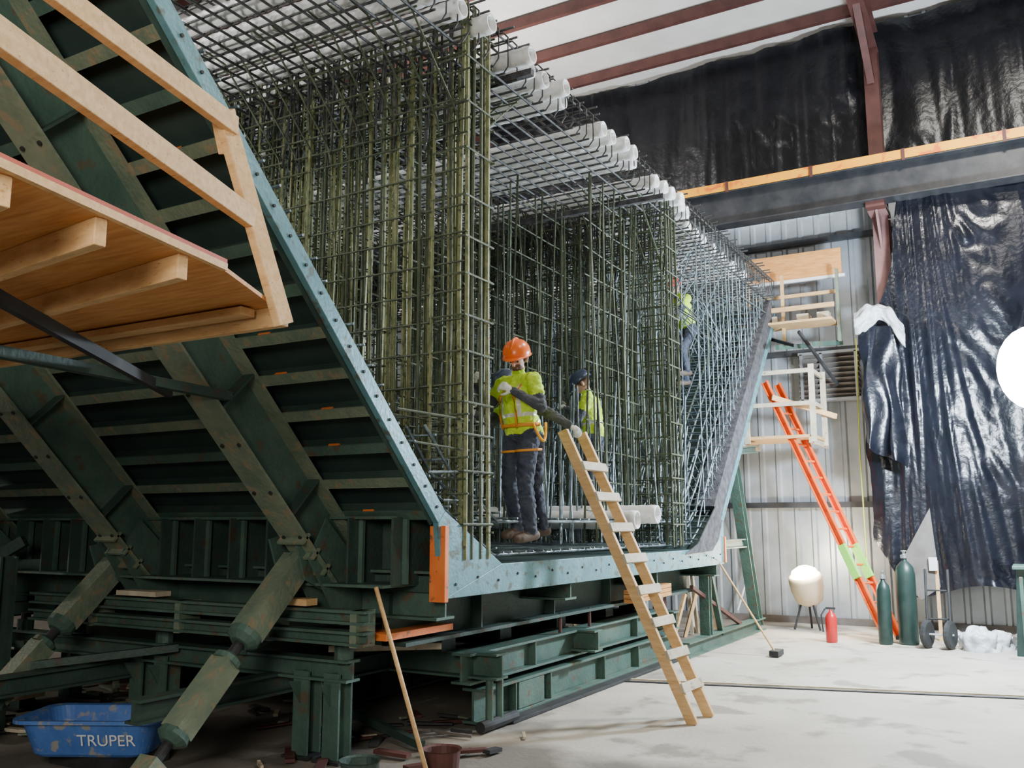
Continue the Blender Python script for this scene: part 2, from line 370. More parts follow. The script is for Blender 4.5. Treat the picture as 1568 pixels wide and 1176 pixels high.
for yy,top,bot in ((4.92,V((5.36,0,1.52)),V((3.85,0,-.0+.04))),(7.2,V((5.48,0,1.44)),V((4.05,0,.04)))):
    b=MB(); o=V((0,yy,0)); top+=o;bot+=o; d=(bot-top).normalized(); L=(bot-top).length
    def seg(a,c,w,k): b.beam(top+d*L*a,top+d*L*c,w,w,k,up=V((0,1,0)))
    seg(.03,.36,.18,'greenl'); b.lathe([(.12,0),(.12,.05),(.07,.09)],top+d*L*.36,'green',14,axis=d)
    b.path([top+d*L*.36,top+d*L*.5],.04,'dark',12)
    seg(.48,.74,.16,'greenl'); b.lathe([(.1,0),(.11,.04),(.06,.08)],top+d*L*.74,'green',14,axis=d)
    b.lathe([(.06,0),(.1,.03),(.1,.07)],top+d*L*.45,'green',14,axis=d)
    b.path([top+d*L*.76,top+d*L*.88],.035,'dark',12); seg(.84,.98,.15,'greenl')
    for q in(-.13,.13): b.plate([top+V((-.22,q,.12)),top+V((.14,q,.2)),top+V((.12,q,-.28)),top+V((-.10,q,-.18))],(0,.02,0),'green')
    b.box(bot+V((0,0,-.02)),(.4,.36,.03),'green'); b.path([top+V((0,-.15,0)),top+V((0,.17,0))],.03,'dark',10)
    b.obj('screw_jack_strut',form)
b=MB()
b.ibeam((14.4,4.2,2.95),(15.6,4.2,.05),.16,.2,'green'); b.ibeam((12.8,4.2,1.45),(15.0,4.2,1.45),.12,.14,'green')
b.ibeam((11.9,4.2,.1),(15.8,4.2,.1),.18,.2,'green'); b.beam((13.0,4.2,1.3),(13.6,4.2,.15),.08,.08,'green')
b.ibeam((12.9,4.2,.2),(12.9,4.2,1.3),.14,.14,'green',up=V((1,0,0))); b.beam((12.3,4.2,.9),(14.6,4.2,.2),.05,.05,'brown')
b.ibeam((14.3,4.2,2.9),(15.9,4.2,3.05),.12,.12,'green'); b.beam((15.3,4.2,3.9),(16.1,4.2,5.0),.08,.1,'greend'); b.beam((14.9,4.3,4.4),(16.3,4.3,5.35),.08,.1,'greend')
b.obj('right_brace',form)
# ---------------------------------------------------------------- rebar cage
cage=empty('rebar_cage')
def off(pts,o):
    res=[]; n=len(pts)
    for i,p in enumerate(pts):
        ds=[]
        for q in(i-1,i):
            if 0<=q<n-1:
                dx=pts[q+1][0]-pts[q][0]; dz=pts[q+1][1]-pts[q][1]; l=math.hypot(dx,dz); ds.append((-dz/l,dx/l))
        nx=sum(a[0] for a in ds); nz=sum(a[1] for a in ds); l=math.hypot(nx,nz)
        res.append((p[0]+nx/l*o,p[1]+nz/l*o))
    return res
inner=[(2.0,5.62),B,C,D,E,(16.2,5.55)]
YB=10.9
b=MB()
for o,sp,r in ((.07,.155,.012),(.36,.155,.013)):
    pr=off(inner,o); i0=0
    if o>.2: pr=[(pr[1][0]-.35,pr[1][1]+.35)]+pr[1:]
    y=YP+.08
    while y<YB:
        j=U(-.02,.02); b.path([(p[0],y+j+U(-.012,.012),p[1]+U(-.01,.01)) for p in pr],r,'steelbar' if R()<.7 else 'olived',5); y+=sp
    for i in range(len(pr)-1):
        p,q=pr[i],pr[i+1]; L=math.hypot(q[0]-p[0],q[1]-p[1]); m=max(1,int(L/.17))
        for a in range(m):
            t=(a+.5)/m; x=p[0]+(q[0]-p[0])*t; z=p[1]+(q[1]-p[1])*t
            b.bar((x,YP+.02+U(-.04,.04),z+.02),(x,YB,z+.02),.010,'steelbar',.02)
pr1=off(inner,.09);pr2=off(inner,.36)
for a in range(26):
    t=(a+.5)/26
    for y in np.arange(YP+.05,YP+2.2,.31):
        p=[pr1[4][i]+(pr1[5][i]-pr1[4][i])*t for i in(0,1)]; q=[pr2[4][i]+(pr2[5][i]-pr2[4][i])*t for i in(0,1)]
        b.bar((p[0],y,p[1]),(q[0],y+.05,q[1]),.008,'steelbar')
for z in np.arange(1.75,2.7,.2):
    xl=7.6-z+.15
    for y in np.arange(YP+.02,YP+3,.3): b.bar((xl,y,z+U(-.03,.03)),(6.45,y+U(-.03,.03),z+U(-.03,.03)),.009,'steelbar' if z<2.2 else 'olived',.015)
b.obj('outer_web_and_floor_mats',cage)
def web(x0,x1,name,k1,k2,ztop=6.1,dense=1.,rs=1.):
    b=MB()
    for xi,x in enumerate((x0,(x0+x1)/2,x1)):
        y=YP+.02; i=0
        while y<YB:
            k=k1 if (R()<.45) else k2
            r=(U(.011,.016) if i%4 else .019)*rs
            b.bar((x+U(-.03,.03),y+U(-.03,.03),1.5),(x+U(-.03,.03),y+U(-.03,.03),ztop+U(-.05,.12)),r,k,.03)
            if R()<.5: b.bar((x+.03,y+.055,U(1.5,3)),(x+.03,y+.06,U(4,6)),.014*rs,k,.02)
            y+=(.135 if xi!=1 else .22)/dense; i+=1
        z=1.7
        while z<6.05 and xi!=1:
            xx=x+(.025 if xi else -.025)
            b.bar((xx,YP-.04+U(-.04,.04),z+U(-.03,.03)),(xx,YB,z+U(-.03,.03)),.009,k2,.03)
            z+=U(.22,.34) if 2.2<z<4.8 else .14
    z=1.6
    while z<6.1:
        for y in np.arange(YP,YB,.29): b.bar((x0-.03,y+.03,z),(x1+.03,y+.03,z+U(-.01,.01)),.008,k2)
        z+=.3 if z<5 else .15
    for y in np.arange(YP+.05,YB,.2):
        b.path([(x1,y,5.0),(x1+.05,y,5.15),(x1+.75,y,5.78),(x1+1.0,y,5.8)],.010,k2); b.path([(x0,y,5.0),(x0-.05,y,5.15),(x0-.75,y,5.78),(x0-1.,y,5.8)],.010,k2)
    for x in np.arange(x0-.7,x1+.8,.2):
        zz=5.15+max(0,x0-x,x-x1)*.85
        b.bar((x,YP,zz),(x,YB,zz),.009,k2,.02)
    for k in range(260):
        y=U(YP,YB); x=U(x0-.2,x1+.1); b.bar((x,y,U(4.9,5.6)),(x+U(-.1,.1),y+U(-.12,.12),6.1),.011,'mat',.02)
    for i,x in enumerate(np.linspace(x0,x1,4)):
        b.bar((x+U(-.02,.02),YP-.03,1.48),(x+U(-.02,.02),YP-.03,6.12),(.020 if i%3==0 else .015)*rs,k1 if i%3==0 else k2,.012)
    z=1.75
    while z<6.1:
        b.path([(x0-.04,YP+.3,z),(x0-.05,YP-.05,z),(x1+.05,YP-.05,z),(x1+.04,YP+.3,z)],.009,k2); z+=U(.25,.42)
    b.obj(name,cage)
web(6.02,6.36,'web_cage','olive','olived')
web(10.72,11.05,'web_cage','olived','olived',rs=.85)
b=MB()
for i in range(12):
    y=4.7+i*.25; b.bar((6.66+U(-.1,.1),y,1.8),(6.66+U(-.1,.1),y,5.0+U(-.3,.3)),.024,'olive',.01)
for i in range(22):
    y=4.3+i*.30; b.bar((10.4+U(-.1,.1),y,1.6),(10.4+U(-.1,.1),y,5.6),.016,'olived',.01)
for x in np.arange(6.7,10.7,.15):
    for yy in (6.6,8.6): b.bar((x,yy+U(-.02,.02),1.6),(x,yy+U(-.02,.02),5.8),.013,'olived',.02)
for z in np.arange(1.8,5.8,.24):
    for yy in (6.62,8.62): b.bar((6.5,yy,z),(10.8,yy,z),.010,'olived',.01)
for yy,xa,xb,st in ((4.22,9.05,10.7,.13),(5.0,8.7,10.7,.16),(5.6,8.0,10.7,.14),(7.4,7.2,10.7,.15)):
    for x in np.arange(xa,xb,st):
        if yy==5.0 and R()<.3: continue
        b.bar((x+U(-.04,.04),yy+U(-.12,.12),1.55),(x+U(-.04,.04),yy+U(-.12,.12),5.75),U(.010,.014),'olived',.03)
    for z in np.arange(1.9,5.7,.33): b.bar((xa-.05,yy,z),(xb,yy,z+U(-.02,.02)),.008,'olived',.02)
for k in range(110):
    x=U(8.4,12.2); y=U(3.95,6.5); b.bar((x,y,1.55),(x+U(-.08,.08),y+U(-.08,.08),U(2.3,3.5)),U(.010,.014),'steelbar',.02)  # short pale bars stand in for blue-white highlights low in the cage
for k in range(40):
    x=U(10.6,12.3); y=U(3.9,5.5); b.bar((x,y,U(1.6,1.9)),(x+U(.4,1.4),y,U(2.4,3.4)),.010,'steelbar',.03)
# verticals and ties filling the right-hand bay between the far web and the sloping side
for k in range(120):
    x=U(11.2,14.6); y=U(4.3,8); z0=1.6 if x<12.4 else x-12.4+2.2
    b.bar((x,y,z0),(x+U(-.05,.05),y,5.75),.011,'olived' if R()<.5 else 'steelbar',.03)
b.obj('diaphragm_bars',cage)
b=MB()
for z,r in ((5.72,.012),(6.14,.012)):
    y=YP+.03
    while y<YB: b.bar((1.7,y+U(-.01,.01),z+U(-.01,.01)),(16.35,y+U(-.01,.01),z+U(-.01,.01)),r,'mat',.02); y+=.155
    x=1.8
    while x<16.3: b.bar((x,YP-.08+U(-.08,.08),z+.025),(x,YB,z+.025),.011,'mat',.02); x+=.165
x=1.8
while x<16.3:
    b.path([(x,YP+.4,5.74),(x,YP-.04,5.74),(x,YP-.09,5.8),(x,YP-.09,6.08),(x,YP-.04,6.14),(x,YP+.4,6.14)],.009,'mat'); x+=.165
for y in np.arange(YP,YB,.16):
    b.path([(14.2,y,5.4),(16.15,y,5.45),(16.35,y,5.7),(16.35,y,6.14)],.012,'steelbar')
for x in np.arange(12.2,16.2,.2):
    b.bar((x,YP+.05,x-12.55+1.95+.3),(x,YP+.05,6.1),.010,'steelbar',.02)
    for y in (5.2,6.5): b.bar((x,y,x-12.55+1.95+.3),(x,y,6.1),.010,'steelbar',.02)
for k in range(110):
    x=U(11.3,16); z0=max(4.6,x-10.2); b.bar((x,U(3.95,6),min(z0,5.6)),(x+U(-.6,.6),U(3.95,6),5.9),.009,'steelbar',.02)
b.obj('top_slab_mats',cage)
b=MB()
b.beam((9.95,YP-.3,5.64),(9.95,YB,5.64),.05,.06,'rubber'); b.beam((6.75,YP-.25,5.78),(6.75,YP+2.5,5.78),.06,.06,'rubber')
b.obj('black_bearer_strips',cage)
b=MB()
def duct(x,y0,y1,z,r):
    pr=[]; y=0; L=y1-y0; i=0
    while y<L: pr.append((r+(.006 if i%2 else 0),y)); y+=.06; i+=1
    b.lathe([(r*.8,0.06),(r*.82,-.0)]+[(r,0)]+pr[1:]+[(r,L)],(x,y0,z),'white',14,axis=V((0,1,0)),up=V((0,0,1)))
xs=[2.2,2.5,2.8,3.1,3.5,3.8,4.1,4.4,4.9,5.2,5.5,5.8,6.12,6.75,6.98,7.22,7.46,7.7,8.5,8.74,8.98,9.24,9.5,10.2,10.45,10.7,10.95,11.2,11.5,12.1,12.45,12.8,13.3,13.8,14.4,15.]
for x in xs: duct(x,(YP-.14+U(-.12,.06)) if x<11.7 else YP+.1,YB+.1,5.95,.082)
b.obj('white_post_tension_ducts',cage,smooth=True)
b=MB(); duct(9.55,3.62,5.9,1.86,.10); duct(9.28,3.75,5.7,1.80,.10); b.obj('white_bottom_ducts',cage,smooth=True)
# ---------------------------------------------------------------- timber platform (upper left)
pf=empty('timber_access_platform')
b=MB()
zt=2.80
def sy(x): return 2.86-(2.57-x)*.236 if x<2.57 else 2.86+(x-2.57)*.49
deck=[(3.22,3.18,zt),(2.57,2.86,zt),(0.5,sy(.5),zt),(0.5,6.5,zt),(3.22,6.5,zt)]
b.plate(deck,(0,0,.02),'ply')
b.obj('plywood_deck',pf)
b=MB(); b.beam((2.60,2.87,zt+.035),(.5,sy(.5)+.01,zt+.035),.02,.02,'red')
b.beam((2.60,2.87,zt+.012),(.5,sy(.5),zt+.012),.025,.03,'wood'); b.obj('deck_edge',pf)
b=MB()
for x in (2.36,1.92,1.52,1.10): b.beam((x,sy(x)+.03,zt-.05),(x+.42,6.4,zt-.05),.045,.10,'wood')
b.beam((3.20,3.1,zt-.05),(3.20,6.4,zt-.05),.045,.10,'wood')
b.beam((3.10,3.25,zt-.03),(3.10,6.4,zt-.03),.09,.04,'wood')
b.obj('joists',pf,bevel=.004)
b=MB()
b.beam((1.9,3.55,zt-.10),(3.9,4.75,zt-.22),.04,.06,'dark'); b.beam((1.6,4.5,zt-.16),(4.3,4.65,zt-.2),.07,.06,'greend')
b.beam((1.3,3.3,zt-.12),(2.0,3.6,zt-.12),.04,.05,'brown')
b.obj('bearer_steel',pf)
b=MB()
b.beam((3.17,3.08,2.70),(2.80,3.16,3.66),.045,.10,'wood',up=V((1,0,0)))
b.beam((2.86,3.14,3.60),(.9,2.64,3.60),.045,.09,'wood'); b.beam((3.0,3.13,3.18),(.9,2.37,3.18),.045,.10,'wood')
b.beam((.95,2.50,2.8),(.9,2.66,3.7),.045,.10,'wood')
b.beam((2.90,3.2,3.50),(2.80,3.16,3.66),.09,.09,'wood')
b.obj('guard_rail',pf,bevel=.004)
# ---------------------------------------------------------------- ladders
b=MB()
f0=V((8.08,2.78,0));t0=V((7.60,3.80,2.62)); w=V((.38,-.02,0)); 
nn=(t0-f0).cross(w).normalized()
if nn.y>0: nn=-nn
L=empty('wooden_ladder')
for q in (V((0,0,0)),w): b.beam(f0+q*1.05,t0+q*.95,.045,.10,'wood',up=nn)
b.obj('side_rails',L,bevel=.004)
b=MB()
for i in range(1,9):
    t=i/9.3+.005; c=f0.lerp(t0,t)+nn*.058; b.beam(c-w*.10,c+w*1.14,.03,.085,'woodg',up=(t0-f0))
b.obj('cleat_rungs',L,bevel=.004)
L=empty('extension_ladder')
b=MB(); f0=V((15.1,2.10,0));t0=V((15.75,3.95,4.2)); w=V((.36,-.13,0)); nn=(t0-f0).cross(w).normalized()
for q in (0,1): b.channel(f0+w*q,t0+w*q,.06,.11,'ladder',up=nn); b.beam(f0.lerp(t0,.22)+w*q-V((.03,0,0)),f0.lerp(t0,.34)+w*q-V((.03,0,0)),.08,.12,'lime',up=nn); b.box(f0+w*q+V((0,0,.03)),(.1,.12,.06),'dark')
b.obj('fibreglass_rails',L)
b=MB()
for i in range(1,15): c=f0.lerp(t0,i/15); b.path([c,c+w],.018,'ladder',8)
b.obj('rungs',L)
# ---------------------------------------------------------------- workers
def tcap(p0,p1,r0,r1,side=None,sx=1.,sy=1.,n=16):
    p0=V(p0);p1=V(p1);d=p1-p0;L=d.length
    if L<1e-5: d=V((0,0,1))
    d=d.normalized()
    s=V(side) if side is not None else V((.3,.9,.1))
    s=(s-d*s.dot(d)); s=s.normalized() if s.length>1e-4 else frame(d)[1]
    t=d.cross(s); rings=[]
    for a in (-85,-60,-35,-12): a=math.radians(a); rings.append((p0+d*math.sin(a)*r0*min(sx,sy,1),math.cos(a)*r0))
    for a in (12,35,60,85): a=math.radians(a); rings.append((p1+d*math.sin(a)*r1*min(sx,sy,1),math.cos(a)*r1))
    vs=[];fs=[]
    for c,r in rings:
        for j in range(n):
            an=2*math.pi*j/n; vs.append(c+s*math.cos(an)*r*sx+t*math.sin(an)*r*sy)
    m=len(rings)
    for i in range(m-1):
        for j in range(n): j2=(j+1)%n; fs.append((i*n+j,i*n+j2,(i+1)*n+j2,(i+1)*n+j))
    fs.append(tuple(range(n))[::-1]); fs.append(tuple(range((m-1)*n,m*n)))
    return vs,fs
def worker(root,fw,pose,helm,vox=.009,beard=False,harness=False):
    e=empty('construction_worker'); root=V(root)
    fw=V((fw[0],fw[1],0)).normalized(); lf=V((-fw.y,fw.x,0)); up=V((0,0,1))
    W=lambda p: root+fw*p[0]+lf*p[1]+up*p[2]
    D_=lambda p: fw*p[0]+lf*p[1]+up*p[2]
    b=MB(); bones=[]
    def cap(p0,p1,r0,r1,tag,side=None,sx=1.,sy=1.):
        vs,fs=tcap(p0,p1,r0,r1,side,sx,sy); b.add(vs,fs,'sleeve'); bones.append((V(p0),V(p1),max(r0,r1)*(sx+sy)/2,tag))
    J={k:W(v) for k,v in pose.items() if k not in('look','hup')}
    pel,ch,nk,hd=J['pel'],J['ch'],J['nk'],J['hd']
    side=(J['shl']-J['shr']).normalized(); hs=(J['hil']-J['hir']).normalized()
    mid=pel.lerp(ch,.5)
    cap(pel,pel.lerp(mid,.6),.135,.13,'trouser',hs,1.22,.85)
    cap(pel.lerp(mid,.35),mid,.145,.15,'vest',hs,1.15,.9)
    cap(mid,ch,.15,.165,'vest',side,1.18,.86); cap(ch,ch.lerp(nk,.6),.16,.10,'vest',side,1.25,.8)
    cap(J['shr'],J['shl'],.08,.08,'vest')
    cap(ch.lerp(nk,.7),hd.lerp(nk,.3),.06,.055,'face')
    lk=D_(pose['look']).normalized(); hu=D_(pose.get('hup',(0,0,1))); hu=(hu-lk*hu.dot(lk)).normalized(); hl=hu.cross(lk)
    H=lambda a,bb,c: hd+lk*a+hl*bb+hu*c
    cap(H(-.01,0,.03),H(.0,0,.05),.092,.09,'hair' ,hl,.86,1.0)
    cap(H(.02,0,-.0),H(.035,0,.03),.075,.078,'face',hl,.88,.95)
    cap(H(.04,0,-.065),H(.045,0,-.03),.05,.058,'beard' if beard else 'face',hl,.95,.9)
    cap(H(.095,0,.02),H(.117,0,-.012),.011,.017,'face'); cap(H(.088,-.035,.035),H(.088,.035,.035),.014,.014,'face')
    cap(H(.098,-.018,-.045),H(.098,.018,-.045),.010,.010,'beard' if beard else 'lip')
    for q in(-1,1): cap(H(-.005,q*.082,-.01),H(-.01,q*.086,.025),.014,.018,'face')
    for s_ in('l','r'):
        sh,el,wr=J['sh'+s_],J['el'+s_],J['wr'+s_]
        cap(sh,sh.lerp(el,.45),.076,.070,'vest'); cap(sh.lerp(el,.4),el,.062,.053,'sleeve'); cap(el,wr,.053,.036,'sleeve')
        hip,kn,an=J['hi'+s_],J['kn'+s_],J['an'+s_]
        cap(hip,kn,.105,.072,'trouser'); cap(kn,kn.lerp(an,.35),.072,.074,'trouser'); cap(kn.lerp(an,.35),an+(kn-an)*.1,.074,.060,'trouser')
        toe=J.get('to'+s_) or an+fw*.17-up*.035
        cap(an,an+up*.10,.05,.052,'boot'); cap(an-up*.03-(toe-an).normalized()*.05,an.lerp(toe,.7)-up*.02,.045,.046,'boot'); cap(an.lerp(toe,.6)-up*.015,toe-up*.015,.046,.038,'boot')
        d=(wr-el).normalized(); nrm=pose.get('palm'+s_); nrm=D_(nrm) if nrm else V((0,0,-1))
        nrm=(nrm-d*nrm.dot(d)).normalized(); tt=d.cross(nrm)
        k0=wr+d*.03; k1=wr+d*.095
        cap(k0,k1,.030,.036,'glove',tt,1.15,.55)
        for i,(o,l) in enumerate(((.033,.072),(.011,.080),(-.011,.075),(-.033,.060))):
            p=k1+tt*o; m1=p+(d*.75+nrm*.65).normalized()*l*.5; m2=m1+(d*.05+nrm*1.).normalized()*l*.38; m3=m2+(d*-.7+nrm*.6).normalized()*l*.28
            cap(p,m1,.0125,.0115,'glove'); cap(m1,m2,.0115,.011,'glove'); cap(m2,m3,.011,.0095,'glove')
        p=k0+tt*.032+d*.01; m1=p+(tt*.6+d*.5+nrm*.4).normalized()*.042; m2=m1+(d*.6+nrm*.8).normalized()*.034
        cap(p,m1,.015,.013,'glove'); cap(m1,m2,.013,.011,'glove')
    tmp=b.obj('tmp_body')
    rm=tmp.modifiers.new('r','REMESH'); rm.mode='VOXEL'; rm.voxel_size=vox
    sm=tmp.modifiers.new('s','SMOOTH'); sm.factor=.5; sm.iterations=3
    dg=bpy.context.evaluated_depsgraph_get(); dg.update()
    me=bpy.data.meshes.new_from_object(tmp.evaluated_get(dg)); bpy.data.objects.remove(tmp)
    me.name='body'; me.materials.clear()
    keys=['hiviz','sleeve','jeans','boot','face','beard','glove','stripe']
    for k in keys: me.materials.append(M[k])
    N=len(me.polygons); c=np.empty(N*3); me.polygons.foreach_get('center',c); c=c.reshape(-1,3)
    best=np.full(N,1e9); idx=np.zeros(N,int)
    tag2={'vest':0,'sleeve':1,'trouser':2,'boot':3,'face':4,'hair':5,'beard':5,'glove':6,'lip':4}
    for p0,p1,r,tag in bones:
        p0=np.array(p0);p1=np.array(p1);dv=p1-p0; q=np.clip(((c-p0)@dv)/max(dv@dv,1e-9),0,1)
        ds=np.linalg.norm(c-p0-q[:,None]*dv,axis=1)-r
        k=ds<best; best[k]=ds[k]; idx[k]=tag2[tag]
    ax=np.array(ch-pel); hh=((c-np.array(pel))@ax)/(ax@ax)
    sd=np.abs((c-np.array(pel))@np.array(side))
    st=(idx==0)&(((hh>.46)&(hh<.56))|((hh>.56)&(sd>.085)&(sd<.12)&(hh<1.35)))
    idx[st]=7
    me.polygons.foreach_set('material_index',idx.astype(np.int32)); me.polygons.foreach_set('use_smooth',[True]*N)
    vc=np.empty(len(me.vertices)*3); me.vertices.foreach_get('co',vc); vc=vc.reshape(-1,3)
    nv=np.empty(len(me.vertices)*3); me.vertices.foreach_get('normal',nv); nv=nv.reshape(-1,3)
    cloth=np.zeros(len(me.vertices))
    for pl in me.polygons:
        if idx[pl.index] in(0,1,2,7):
            for vi in pl.vertices: cloth[vi]=1
    for i in np.nonzero(cloth)[0]:
        q=vc[i]; vc[i]=q+nv[i]*(abs(noise.noise(V((q[0]*13,q[1]*13,q[2]*22))))*.018-.004)
    me.vertices.foreach_set('co',vc.reshape(-1)); me.update()
    ob=bpy.data.objects.new('body',me); bpy.context.collection.objects.link(ob); ob.parent=e
    b=MB()
    for q in(-1,1): b.lathe([(.003,-.006),(.010,-.003),(.011,0),(.009,.005),(.002,.008)],H(.092,q*.031,.015),'eye',8,axis=lk)
    b.obj('eyes',e,smooth=True)
    b=MB(); c0=H(-.005,0,.065)
    pr=[]
    for i in range(10):
        a=i/9*math.pi/2; pr.append((.128*math.cos(a)**.8+.001,.125*math.sin(a)))
    vs=[];fs=[];n=28
    for r,z in [(.122,-.02)]+pr:
        for j in range(n):
            an=2*math.pi*j/n; vs.append(c0+lk*math.cos(an)*r*1.12+hl*math.sin(an)*r*.95+hu*z)
    m=len(pr)+1
    for i in range(m-1):
        for j in range(n): j2=(j+1)%n; fs.append((i*n+j,i*n+j2,(i+1)*n+j2,(i+1)*n+j))
    b.add(vs,fs,helm)
    vs=[];fs=[]
    for zz in(0,-.008):
        for j in range(n):
            an=2*math.pi*j/n; ex=1.16+.38*max(0,math.cos(an))**2
            vs.append(c0+lk*math.cos(an)*.118*1.1+hl*math.sin(an)*.118*.93+hu*(-.005+zz)); vs.append(c0+lk*math.cos(an)*.122*ex+hl*math.sin(an)*.122*1.06+hu*(-.018+zz))
    for k in(0,1):
        for j in range(n): a=k*2*n+2*j; c_=k*2*n+2*((j+1)%n); fs.append((a,a+1,c_+1,c_))
    for j in range(n): a=2*j+1;c_=2*((j+1)%n)+1; fs.append((a,a+2*n,c_+2*n,c_))
    b.add(vs,fs,helm)
    b.path([c0+lk*x+hu*z for x,z in((.13,.03),(.10,.095),(.04,.128),(-.04,.128),(-.10,.095),(-.13,.03))],.014,helm,8)
    b.obj('hard_hat',e,smooth=True)
    if harness:
        b=MB(); bk=(ch-pel).normalized(); fr=side.cross(bk)
        if fr.dot(fw)<0: fr=-fr
        for q in(-1,1):
            b.path([pel+fr*.135+side*q*.09+bk*.05,mid+fr*.145+side*q*.1,ch+fr*.15+side*q*.09,ch.lerp(nk,.75)+side*q*.1+fr*.03,ch-fr*.15+side*q*.05,mid-fr*.15],.011,'harn',6)
        pts=[]
        for j in range(25): an=2*math.pi*j/24; pts.append(pel.lerp(mid,.45)+side*math.cos(an)*.18+fr*math.sin(an)*.14)
        b.path(pts,.018,'harn',6,caps=False)
        pts=[pel.lerp(mid,.5)+side*.185+fr*.03+V((0,0,-.16*math.sin(k/10*math.pi)))+fr*(k/10*-.16)+side*.05*math.sin(k/10*math.pi) for k in range(11)]
        b.path(pts,.013,'yellow',6)
        for q in(-1,1):
            pts=[J['hi'+('l' if q>0 else 'r')]+side*math.cos(a)*.108+fr*math.sin(a)*.115-V((0,0,.10)) for a in np.linspace(0,2*math.pi,19)]
            b.path(pts,.012,'harn',6,caps=False)
        b.obj('safety_harness',e,smooth=True)
    return e
base=dict(pel=(0,0,.95),ch=(.04,0,1.27),nk=(.06,0,1.47),hd=(.12,0,1.60),shl=(.04,.19,1.40),shr=(.04,-.19,1.40),
 ell=(.06,.27,1.12),elr=(.06,-.27,1.12),wrl=(.28,.2,1.10),wrr=(.28,-.2,1.1),hil=(0,.09,.90),hir=(0,-.09,.90),
 knl=(.05,.11,.48),knr=(.03,-.11,.48),anl=(0,.12,.09),anr=(-.03,-.13,.09),look=(.8,0,-.6))
p=dict(base); p.update(ch=(.03,.0,1.27),hd=(.10,.06,1.585),nk=(.05,.03,1.46),ell=(.05,.30,1.16),wrl=(.27,.20,1.28),elr=(.20,-.24,1.18),wrr=(.40,-.14,1.36),look=(.84,.42,-.42),
  knl=(.07,.12,.50),knr=(.05,-.1,.5),anr=(-.08,-.12,.12),palml=(0,-1,-.2),palmr=(0,1,0))
worker((6.98,3.90,1.59),(-.95,.30),p,'helmo',.008,True,True)
p=dict(base); p.update(pel=(-.02,0,.93),ch=(.10,0,1.17),nk=(.17,0,1.30),hd=(.22,0,1.38),shl=(.13,.18,1.25),shr=(.13,-.18,1.25),
  ell=(.02,.42,1.12),wrl=(-.06,.62,1.00),elr=(.32,-.2,1.08),wrr=(.50,-.12,1.14),look=(.8,0,-.6),hup=(.6,0,.8),knl=(.02,.13,.48),anl=(-.05,.14,.09),palml=(-.3,0,-1),palmr=(0,1,0))
worker((7.50,4.10,1.62),(-.84,.54),p,'helmd',.009)
p=dict(base); p.update(wrl=(.3,.15,1.3),wrr=(.35,-.1,1.35),ell=(.12,.26,1.16),elr=(.15,-.25,1.16))
worker((10.05,4.60,1.84),(-.2,1.),p,'helmd',.012)
p=dict(base); p.update(ch=(.10,0,1.25),nk=(.16,0,1.44),hd=(.22,0,1.56),shl=(.13,.18,1.37),shr=(.13,-.18,1.37),ell=(.28,.22,1.15),wrl=(.46,.16,1.10),elr=(.25,-.22,1.15),wrr=(.46,-.14,1.15),
  knl=(.2,.12,.55),anl=(.12,.12,.2),tol=(.28,.12,.17))
worker((13.9,4.68,3.95),(-.75,.55),p,'helmr',.012)
p=dict(base); p.update(pel=(-.15,0,.55),ch=(.10,0,.82),nk=(.22,0,.98),hd=(.30,0,1.08),shl=(.16,.18,.93),shr=(.16,-.18,.93),ell=(.3,.25,.75),elr=(.3,-.25,.75),wrl=(.5,.15,.65),wrr=(.5,-.15,.65),
  hil=(-.15,.1,.5),hir=(-.15,-.1,.5),knl=(.25,.15,.5),knr=(.25,-.15,.42),anl=(.05,.15,.09),anr=(-.0,-.15,.09))
worker((4.3,10.6,.0),(.3,-1.),p,'helmr',.014)
# ---------------------------------------------------------------- small foreground things
tb=empty('mortar_tub')
b=MB(); c=V((4.62,6.15,0)); ang=math.radians(118); ca,sa=math.cos(ang),math.sin(ang)
def rr(w,h,rad,z,n=6):
    out=[]
    for cx,cy,a0 in ((w/2-rad,h/2-rad,0),(-w/2+rad,h/2-rad,90),(-w/2+rad,-h/2+rad,180),(w/2-rad,-h/2+rad,270)):
        for i in range(n+1):
            a=math.radians(a0+90*i/n); x=cx+rad*math.cos(a); y=cy+rad*math.sin(a); out.append(c+V((x*ca-y*sa,x*sa+y*ca,z)))
    return out
rings=[rr(.80,.42,.1,.10),rr(.84,.46,.1,.12),rr(1.0,.60,.12,.36),rr(1.09,.68,.13,.37),rr(1.09,.68,.13,.345),rr(1.07,.66,.13,.345)]
inn=[rr(.97,.57,.12,.365),rr(.80,.42,.1,.14)]
allr=[rings[5],rings[4],rings[3],inn[0],inn[1]]
def loft(rs,k,cap0=False,cap1=False):
    n=len(rs[0]); vs=[v for r in rs for v in r]; fs=[(i*n+j,i*n+(j+1)%n,(i+1)*n+(j+1)%n,(i+1)*n+j) for i in range(len(rs)-1) for j in range(n)]
    if cap0: fs.append(tuple(range(n))[::-1])
    if cap1: fs.append(tuple(range((len(rs)-1)*n,len(rs)*n)))
    b.add(vs,fs,k)
loft([rings[0],rings[1],rings[2]],'tub',cap0=True); loft(allr,'tub',cap1=True)
b.obj('tub_shell',tb,smooth=False)
b=MB(); b.box((4.7,6.15,.05),(.5,.7,.10),'dark'); b.obj('pallet_block',tb)
cu=bpy.data.curves.new('printed_lettering','FONT'); cu.body='TRUPER'; cu.size=.12; cu.extrude=.001; cu.materials.append(M['textw'])
t=bpy.data.objects.new('printed_lettering',cu); bpy.context.collection.objects.link(t); t.parent=tb
ex=V((-ca,-sa,0)); ey=V((-sa,ca,0)); 
if ey.dot(V((-.6,-.7,0)))<0: ey=-ey
xx=ex if ex.dot(V((.4967,-.868,0)))>0 else -ex
